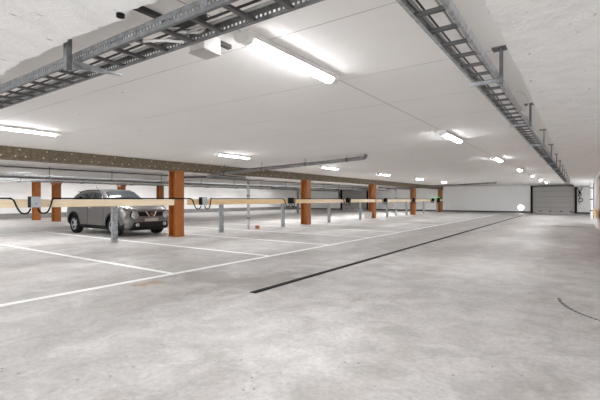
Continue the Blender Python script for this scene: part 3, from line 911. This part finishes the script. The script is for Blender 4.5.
# glass
patch('windscreen', [(.20, -.54), (.20, .54), (.84, .66), (.84, -.66)], 'z', M['glass'], nu=12, nv=14)
for s, ax in ((-1, '-y'), (1, '+y')):
    patch('side_window', [(.62, 1.04), (-.28, 1.05), (-.28, 1.44), (.17, 1.42)], ax, M['glass'])
    patch('side_window', [(-.36, 1.05), (-1.12, 1.08), (-1.0, 1.42), (-.36, 1.445)], ax, M['glass'])
    patch('side_window', [(-1.20, 1.10), (-1.66, 1.20), (-1.50, 1.35), (-1.08, 1.41)], ax, M['glass'])
    patch('sill_trim', [(.86, .22), (-.86, .22), (-.86, .34), (.86, .34)], ax, M['trim_black'], .01, 20, 3)
    patch('door_gap', [(.72, .36), (.71, .36), (.70, 1.0), (.71, 1.0)], ax, M['trim_black'], .002, 1, 12)
    patch('door_gap', [(-.32, .36), (-.33, .36), (-.33, 1.0), (-.32, 1.0)], ax, M['trim_black'], .002, 1, 12)
    patch('door_handle', [(-.10, .90), (-.26, .90), (-.26, .935), (-.10, .935)], ax, M['chrome'], .02, 5, 2, thick=.02)
    patch('bumper_trim', [(1.62, .22), (1.86, .24), (1.88, .42), (1.66, .36)], ax, M['trim_black'], .008, 5, 4)
    # headlamp and upper lamp
    hx = MB()
    hl = bvh.ray_cast(Vector((4, s*.57, .70)), Vector((-1, 0, 0)))[0]
    g = MB()
    g.lathe([(.135, -.03), (.130, .01), (.10, .035), (.05, .05), (.01, .053)], 'X', 24, (hl.x, s*.57, .70)).build('headlamp', M['headlamp'], car, True)
    MB().lathe([(.150, -.05), (.150, .004), (.132, .008)], 'X', 24, (hl.x, s*.57, .70)).build('headlamp_ring', M['trim_black'], car, True)
    patch('indicator_lamp', [(1.86, s*.60), (1.50, s*.74), (1.52, s*.80), (1.90, s*.70)], 'z', M['headlamp'], .012, 10, 3, thick=.02)
    fg = bvh.ray_cast(Vector((4, s*.50, .39)), Vector((-1, 0, 0)))[0]
    MB().lathe([(.062, -.03), (.058, .03), (.03, .04)], 'X', 18, (fg.x+.01, s*.50, .39)).build('fog_lamp', M['headlamp'], car, True)
    # mirror
    mr = MB().box((.56, s*.98, 1.06), (.16, .20, .14), bevel=.04)
    mo = mr.build('mirror', M['chrome'], car, True)
    MB().bb(.50, .60, s*.80, s*.92, 1.0, 1.03).build('mirror_arm', M['trim_black'], mo)
    # roof rail
    MB().tube([(.0, s*.60, 1.49), (-.2, s*.61, 1.53), (-.8, s*.60, 1.535), (-1.3, s*.58, 1.49), (-1.42, s*.58, 1.45)], .014, 8).build('roof_rail', M['trim_black'], car, True)
# front: grille, V trim, badge, lower bumper, plate
patch('grille', [(-.42, .66), (.42, .66), (.52, .80), (-.52, .80)], '+x', M['trim_black'], .006, 14, 5)
patch('lower_bumper', [(-.72, .24), (.72, .24), (.62, .47), (-.62, .47)], '+x', M['trim_black'], .010, 24, 6)
patch('number_plate', [(-.25, .49), (.25, .49), (.25, .60), (-.25, .60)], '+x', M['plate'], .022, 8, 3, thick=.01)
for s in (-1, 1):
    patch('chrome_bar', [(s*.06, .645), (s*.10, .645), (s*.21, .805), (s*.165, .805)], '+x', M['chrome'], .018, 2, 6, thick=.015)
bx = bvh.ray_cast(Vector((4, 0, .725)), Vector((-1, 0, 0)))[0].x + .02
MB().lathe([(.048, 0), (.048, .012), (.038, .012), (.038, 0)], 'X', 20, (bx, 0, .725), close=True).bb(bx, bx+.014, -.06, .06, .718, .732).build('badge', M['chrome'], car, True)
patch('bonnet_gap', [(1.82, -.56), (1.82, .56), (1.835, .56), (1.835, -.56)], 'z', M['trim_black'], .002, 20, 1)
patch('rear_window', [(-1.62, -.50), (-1.62, .50), (-1.90, .46), (-1.90, -.46)], 'z', M['glass'], .006, 10, 6)
MB().tube([(-1.2, .0, 1.53), (-1.38, 0, 1.70)], .006, 6, 0).build('aerial', M['trim_black'], car)
MB().bb(-1.75, -1.42, -.50, .50, 1.475, 1.50).build('spoiler', M['body'], car)
MB().bb(-1.9, 1.85, -.55, .55, .19, .30).build('underbody', M['trim_black'], car)
# wheels
def wheel(x, s):
    g = MB().lathe([(.215, -.105), (.30, -.108), (.325, -.09), (.333, -.05), (.333, .05), (.325, .09), (.30, .108), (.215, .105), (.21, 0)], 'Y', 40, close=True)
    wt = g.build('wheel', M['tyre'], car, True, (x, s*.765, WR))
    k = MB().lathe([(.222, -.08), (.216, .09*1), (.205, .09), (.205, -.08)], 'Y', 36, close=True)
    k.lathe([(.205, -.02), (.205, .0)], 'Y', 36)
    k2 = MB()
    for q in range(5):
        a = 2*PI*q/5 + .3
        rot = Matrix.Rotation(a, 3, 'Y')
        for dq in (-.16, .16):
            r2 = Matrix.Rotation(a+dq, 3, 'Y')
            k2.box(r2 @ Vector((.115, s*.065, 0)), (.19, .03, .032), r2, .006)
    k2.lathe([(.055, s*.04), (.055, s*.085), (.03, s*.092)], 'Y', 20)
    k3 = k.build('rim_barrel', M['trim_black'], wt, True)
    k2.build('rim_spokes', M['rim'], wt, True)
    MB().lathe([(.222, s*.07), (.222, s*.10), (.205, s*.095), (.205, s*.07)], 'Y', 36, close=True).build('rim_lip', M['rim'], wt, True)
    # arch cladding ring
    g = MB(); bm = g.bm
    prev = None
    for q in range(25):
        a = PI*(-.06 + 1.12*q/24)
        row = []
        for rr in (WR+.042, WR+.105):
            px, pz = x+math.cos(a)*rr, WR+.01+math.sin(a)*rr
            if pz < .22: pz = .22
            h = bvh.ray_cast(Vector((px, s*4, pz)), Vector((0, -s, 0)))
            yy = h[0].y if h[0] else s*.8
            row.append(bm.verts.new((px, yy+s*.008, pz)))
        row.append(bm.verts.new((row[0].co.x, row[0].co.y - s*.12, row[0].co.z)))
        if prev:
            bm.faces.new((prev[0], row[0], row[1], prev[1])); bm.faces.new((prev[0], row[0], row[2], prev[2]))
        prev = row
    o = g.build('arch_trim', M['trim_black'], car, True)
    sd = o.modifiers.new('s', 'SOLIDIFY'); sd.thickness = .01; sd.offset = 0
for x in (FX, RX):
    for s in (-1, 1): wheel(x, s)
